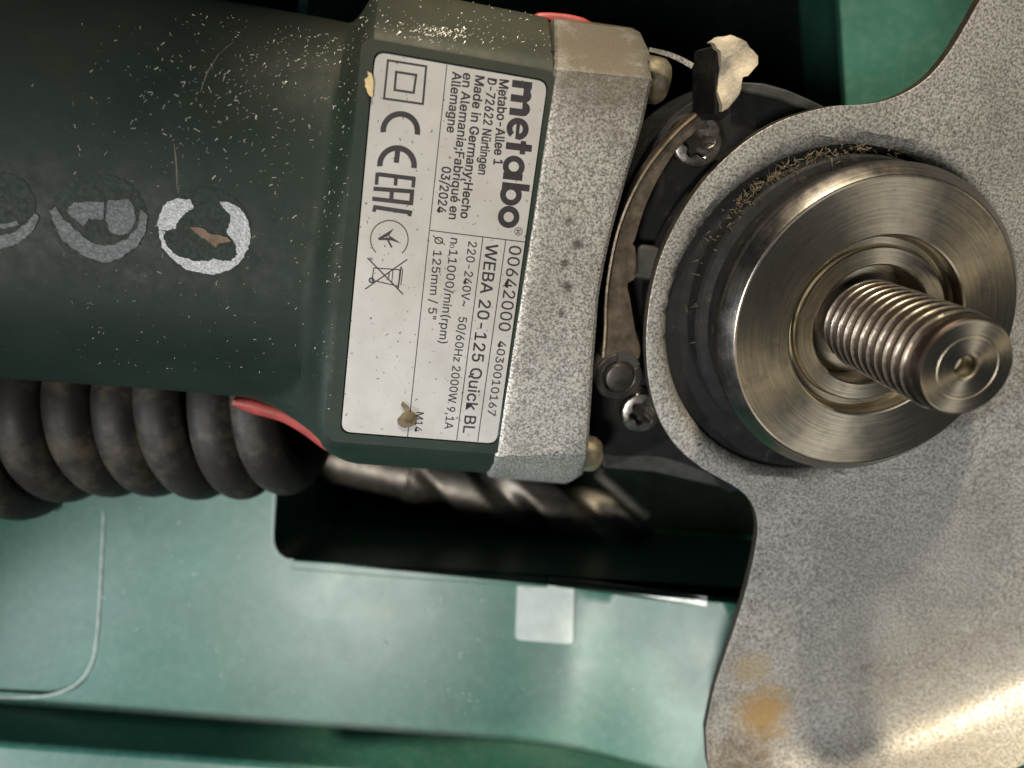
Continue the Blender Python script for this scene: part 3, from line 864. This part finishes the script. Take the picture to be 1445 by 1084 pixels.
# --- the wheel guard: pressed plate, filleted hole, skirt starting beyond the bead
GZ = -12.0
go = [(1392, -12), (1384, 2), (1366, 34), (1341, 74), (1312, 108), (1280, 130), (1246, 143), (1212, 148), (1178, 150), (1140, 158), (1100, 172), (1060, 195), (1020, 228), (985, 268), (955, 315), (932, 365), (918, 420), (912, 480), (916, 540), (930, 590), (955, 630), (990, 660), (1022, 678), (1047, 694), (1063, 714), (1070, 742), (1067, 772), (1058, 815), (1044, 866), (1024, 926), (1006, 980)]
gp = G.uns(go, GZ)
gp = smooth_open(gp, 4)
e1, e0 = np.array(gp[-1]), np.array(gp[0])
a1 = math.atan2(e1[1], e1[0]); a0 = math.atan2(e0[1], e0[0])
S_OUT = 104.0
gp += [tuple(nrm(e1) * s) for s in (86, 92, 98, S_OUT)]
if a0 < a1: a0 += 2 * math.pi
aa = np.linspace(a1, a0, 40)[1:-1]
gp += [(S_OUT * math.cos(a), S_OUT * math.sin(a)) for a in aa]
gp += [tuple(nrm(e0) * s) for s in (S_OUT, 95, 85) if s > np.linalg.norm(e0) + 2]
hole_c = (0.0, -1.9); RH = 28.3
hole = [(hole_c[0] + RH * math.cos(t), hole_c[1] + RH * math.sin(t)) for t in np.linspace(0, 2 * math.pi, 120, endpoint=False)]
V, T = fill(gp, [hole], 1.6)
def gprofile(x, y):
    s = math.hypot(x, y); sh = math.hypot(x - hole_c[0], y - hole_c[1])
    z = GZ; r = s
    R0, RF = 79.5, 12.0
    z += .35 * math.exp(-((s - 78.0) / 1.6) ** 2)        # pressed bead
    if s > R0:
        q = (s - R0) / RF
        if q < 1.35: r = R0 + RF * math.sin(q); z += RF * (1 - math.cos(q))
        else:
            r = R0 + RF * math.sin(1.35) + (s - R0 - RF * 1.35) * math.cos(1.35); z += RF * (1 - math.cos(1.35)) + (s - R0 - RF * 1.35) * math.sin(1.35)
    d = sh - RH
    if d < 2.8: z -= 2.0 * (1 - math.sqrt(max(0, 1 - (1 - d / 2.8) ** 2)))
    z += .16 * math.sin(x * .11 + 1) * math.sin(y * .09)
    k = r / s if s > 1e-6 else 1
    return (x * k, y * k, z)
top = [gprofile(x, y) for x, y in V]
n = len(top)
dist_edge = None
bot = [(x, y, z - 1.9) for x, y, z in top]
fs = list(T) + [tuple(n + i for i in reversed(t)) for t in T]
cnt = {}
for t in T:
    for a, b in zip(t, t[1:] + t[:1]): cnt.setdefault((min(a, b), max(a, b)), []).append((a, b))
for e in cnt.values():
    if len(e) == 1: a, b = e[0]; fs.append((a, n + a, n + b, b))
rs = G.un(1075, 1000, GZ); rs2 = G.un(1060, 945, GZ); rs3 = G.un(1030, 1075, GZ); rs4 = G.un(1330, 1060, GZ)
M['guard'] = cast_silver('blasted guard steel', (.19, .185, .175), (.64, .625, .585), 2.4, (.38, .62), .44, .5,
    stain=[(rs[0], rs[1], 6.5, (.42, .27, .10), .85), (rs2[0], rs2[1], 4.5, (.45, .33, .16), .5), (rs3[0], rs3[1], 9, (.09, .06, .035), .9), (rs4[0], rs4[1], 30, (.34, .29, .20), .45)])
guard = obj('wheel_guard', top + bot, fs, 'guard', gr, G, angle=40)
guard['label'] = 'silver pressed steel guard with a rust stain near its edge'
bevel(guard, .45, 3, 60)
ev, ef = [], []                                         # the plate's cut edge, its shade painted in as dark brown
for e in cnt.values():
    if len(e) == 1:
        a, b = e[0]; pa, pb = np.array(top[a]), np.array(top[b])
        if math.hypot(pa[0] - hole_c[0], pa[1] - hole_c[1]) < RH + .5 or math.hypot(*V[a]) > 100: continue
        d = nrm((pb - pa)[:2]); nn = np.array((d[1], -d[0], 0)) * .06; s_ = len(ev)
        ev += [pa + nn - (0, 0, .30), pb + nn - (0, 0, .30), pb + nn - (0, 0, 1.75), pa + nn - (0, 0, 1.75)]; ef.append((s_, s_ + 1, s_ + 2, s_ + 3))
obj('cut_edge', ev, ef, 'shaded', guard, G)

# --- collar, flange, spindle
vs, fs = lathe([(20, -3.6), (22.4, -3.6), (23.0, -4.0), (23.2, -4.6), (23.2, -9.4), (24.6, -9.8), (25.0, -10.4), (25.0, -14.0), (29.5, -14.6), (30, -15.2), (30, -24), (20, -24)], 128)
obj('black_collar', vs, fs, 'black', gr, G)
vs, fs = lathe([(23.7, -4.4), (24.35, -4.0), (24.4, -3.4), (24.4, -2.1), (24.15, -1.75), (22.7, -.12), (22.55, -.04)], 160)
fl = obj('support_flange', *lathe([(22.56, -.05), (22.3, 0), (14.25, 0), (14.0, -.12), (13.9, -.4), (13.9, -2.4), (13.4, -3.0), (12.4, -3.0), (12.15, -2.7), (12.15, -1.75), (11.95, -1.5), (9.6, -1.5), (9.35, -1.7), (9.3, -2.1), (9.3, -7.4), (5, -7.4)], 160), 'steel', gr, G, angle=9)
obj('dark_rim', vs, fs, 'steel_rim', fl, G, angle=12)
P_, NA, z0, z1 = 2.0, 120, -7.3, 20.0
rows = int((z1 - z0 + P_) / (P_ / 20)) + 1
vs, fs = [], []
for i in range(rows + 1):
    zi = z0 + i * P_ / 20
    tr = abs((zi / P_) % 1.0 - .5) * 2
    rb = 5.75 + 1.25 * min(1, max(0, (tr - .06) / .80))
    for k in range(NA):
        a = 2 * math.pi * k / NA
        z = min(z1, max(z0, zi - P_ * k / NA)); r = rb
        cap_r = 6.85 - max(0, z - 17.7) * .14 if z < 19.55 else 6.60 - (z - 19.55) * .75
        if z > 17.4: r = max(min(r, cap_r), cap_r - 1.2 * (1 - sm(17.4, 18.6, z))) if z < 18.6 else cap_r
        if z < -3.0: r = 5.6
        vs.append((r * math.cos(a), r * math.sin(a), z))
for i in range(rows):
    for k in range(NA):
        q = (i * NA + k, i * NA + k + 1, (i + 1) * NA + k + 1, (i + 1) * NA + k) if k < NA - 1 else (i * NA + k, (i - 20) * NA, (i - 19) * NA, (i + 1) * NA + k)
        if min(q) < 0 or len({round(vs[j][2], 4) for j in q[:1] + q[3:]}) < 2 or len({round(vs[j][2], 4) for j in q[1:3]}) < 2: continue
        fs.append(q)
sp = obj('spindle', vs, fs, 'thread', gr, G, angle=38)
rl = 6.60 - .45 * .75
obj('end_face', *lathe([(rl, z1), (rl - .15, z1 + .03), (4.35, z1 + .03), (4.25, z1 - .06), (4.1, z1 - .06), (4.0, z1 + .02), (1.9, z1 + .0), (1.62, z1 - .05), (1.5, z1 - .3), (1.4, z1 - 3.0), (.01, z1 - 3.6)], 96), 'steel', sp, G, angle=6)

# --- grime packed between collar and guard, loose swarf on the housing
vs, fs = [], []
for _ in range(420):
    t = math.radians(RNG.normal(128, 22)); r = RNG.uniform(23.4, 26.4); z = RNG.uniform(-13.4, -9.8)
    p = np.array((r * math.cos(t), r * math.sin(t), z)); d = nrm(RNG.normal(0, 1, 3) * (1, 1, .7)); l = RNG.uniform(.5, 1.8); w = RNG.uniform(.05, .16)
    q = nrm(np.cross(d, RNG.normal(0, 1, 3))) * w; q2 = nrm(np.cross(d, q)) * w; s = len(vs)
    b = p + d * l + RNG.normal(0, .2, 3)
    vs += [p + q, p - q * .6 + q2, p - q * .6 - q2, b]; fs += [(s, s + 1, s + 3), (s + 1, s + 2, s + 3), (s + 2, s, s + 3), (s, s + 2, s + 1)]
g_ = obj('fibre_grime', vs, fs, 'fibre', gr, G, smooth=False); g_['kind'] = 'stuff'

vs, fs = [], []
def speck(x, y, size, el=2.2):
    z = surf(x, y)
    if z is None or z < -14: return
    z += .02; size *= 1.5
    a = RNG.normal(.9, .7); l = size * RNG.uniform(.6, el); w = size * RNG.uniform(.25, .5); s = len(vs)
    c, q = math.cos(a), math.sin(a)
    for dx, dy, dz in ((-l, -w, 0), (l, -w * .7, 0), (l * .8, w, .0), (-l * .7, w * .8, 0), (0, 0, size * .6)):
        vs.append((x + c * dx - q * dy, y + q * dx + c * dy, z + dz))
    fs.extend([(s, s + 1, s + 4), (s + 1, s + 2, s + 4), (s + 2, s + 3, s + 4), (s + 3, s, s + 4), (s, s + 3, s + 2, s + 1)])
for _ in range(330):
    x, y = H.un(RNG.normal(330, 85), RNG.normal(120, 75), -3)
    speck(x, y, abs(RNG.normal(.05, .05)) + .03)
for _ in range(420):
    x, y = H.un(RNG.uniform(90, 520), RNG.uniform(5, 540), -3)
    speck(x, y, abs(RNG.normal(.0, .045)) + .025)
for _ in range(300):
    x, y = H.un(RNG.uniform(380, 780), RNG.normal(40, 28), -4)
    speck(x, y, abs(RNG.normal(.02, .05)) + .025)
for _ in range(150):
    x, y = H.un(RNG.uniform(455, 520), RNG.uniform(100, 600), 0); speck(x, y, abs(RNG.normal(.0, .04)) + .025)
for _ in range(120):
    x, y = H.un(RNG.normal(620, 22), RNG.normal(44, 7), -2); speck(x, y, abs(RNG.normal(.06, .06)) + .03)
o = obj('metal_swarf', vs, fs, 'swarf', None, H, smooth=False)
tag(o, 'fine bright grinding swarf scattered over the green housing', 'swarf', 'stuff')

# --- single bits of debris
a, b = H.un(916, 70, -2), H.un(976, 94, -2)
P = [np.array((a[0] + (b[0] - a[0]) * t, a[1] + (b[1] - a[1]) * t + .35 * math.sin(t * 3.1), -2 + .3 * t)) for t in np.linspace(0, 1, 9)]
vs, fs = [], []
for i, p in enumerate(P):
    d = nrm(P[min(i + 1, 8)] - P[max(i - 1, 0)]); q = np.array((-d[1], d[0], 0)) * (.28 + .14 * i / 8)
    for s, z in ((-1, -.12), (-1, .12), (1, .12), (1, -.12)): vs.append(p + q * s + np.array((0, 0, z)))
for i in range(8):
    for k in range(4): fs.append((i * 4 + k, i * 4 + (k + 1) % 4, i * 4 + 4 + (k + 1) % 4, i * 4 + 4 + k))
fs += [(0, 1, 2, 3), (35, 34, 33, 32)]
tag(obj('metal_sliver', vs, fs, 'silver', None, H, angle=60), 'thin bright metal sliver stuck out past the gear housing corner', 'metal sliver')

hp = H.uns([z3(x, y) for x, y in [(280, 905), (300, 878), (316, 868), (296, 838), (302, 828), (322, 845), (336, 872), (356, 880), (368, 896), (356, 925), (335, 938), (305, 940), (285, 925)]], .3)
hc = np.mean(np.array(hp), 0)
o = obj('dried_husk', *slab(jag(hp, .03, 3), .3, 0, grid=.5, zfun=lambda x, y: .45 + .5 * max(0, 1 - ((x - hc[0]) ** 2 + (y - hc[1]) ** 2) / 2.6)), 'husk', None, H)
tag(o, 'brown dried plant husk stuck on the silver label', 'husk')
fp = H.uns([(519, 101), (524, 104), (526, 112), (526, 137), (520, 135), (516, 122), (514, 112), (518, 110)], .5)
o = obj('glue_flake', *slab(jag(fp, .04, 3), .3, .75, grid=.5, zfun=lambda x, y: .7 + .12 * math.sin(x * 3 + y * 2)), 'flake', None, H)
tag(o, 'yellowish flake lifting at the corner edge of the label', 'flake')

# crumbs and shavings lying on the shelf
vs, fs = [], []
spots = [W.un(RNG.uniform(0, 990), RNG.uniform(700, 980), SHELF) for _ in range(230)] + [W.un(RNG.normal(645, 22), RNG.normal(985, 8), SHELF) for _ in range(26)] + [W.un(x, y, SHELF) for x, y in ((375, 1037), (368, 1034), (392, 1030), (290, 917), (308, 918), (390, 900), (601, 961), (540, 997), (680, 962))]
for x, y in spots:
    if inside(np.array([(x, y)]), pocket)[0] or inside(np.array([(x, y)]), po)[0] or y < front[0][1] - .0746 * (x - front[0][0]) + 1.5: continue
    z = shelf_z(x, y) + .03; q = abs(RNG.normal(.03, .14)) + .06; a = RNG.uniform(0, 6.28); l = q * RNG.uniform(1, 2.6); s0 = len(vs)
    c, d = math.cos(a), math.sin(a)
    for dx, dy, dz in ((-l, -q * .5, 0), (l, -q * .4, 0), (l * .7, q * .6, 0), (-l * .6, q * .5, 0), (l * .1, 0, q * .7)): vs.append((x + c * dx - d * dy, y + d * dx + c * dy, z + dz))
    fs += [(s0, s0 + 1, s0 + 4), (s0 + 1, s0 + 2, s0 + 4), (s0 + 2, s0 + 3, s0 + 4), (s0 + 3, s0, s0 + 4), (s0, s0 + 3, s0 + 2, s0 + 1)]
tag(obj('plastic_crumbs', vs, fs, 'crumb', None, W, smooth=False), 'tiny pale crumbs scattered over the green case shelf', 'crumbs', 'stuff')
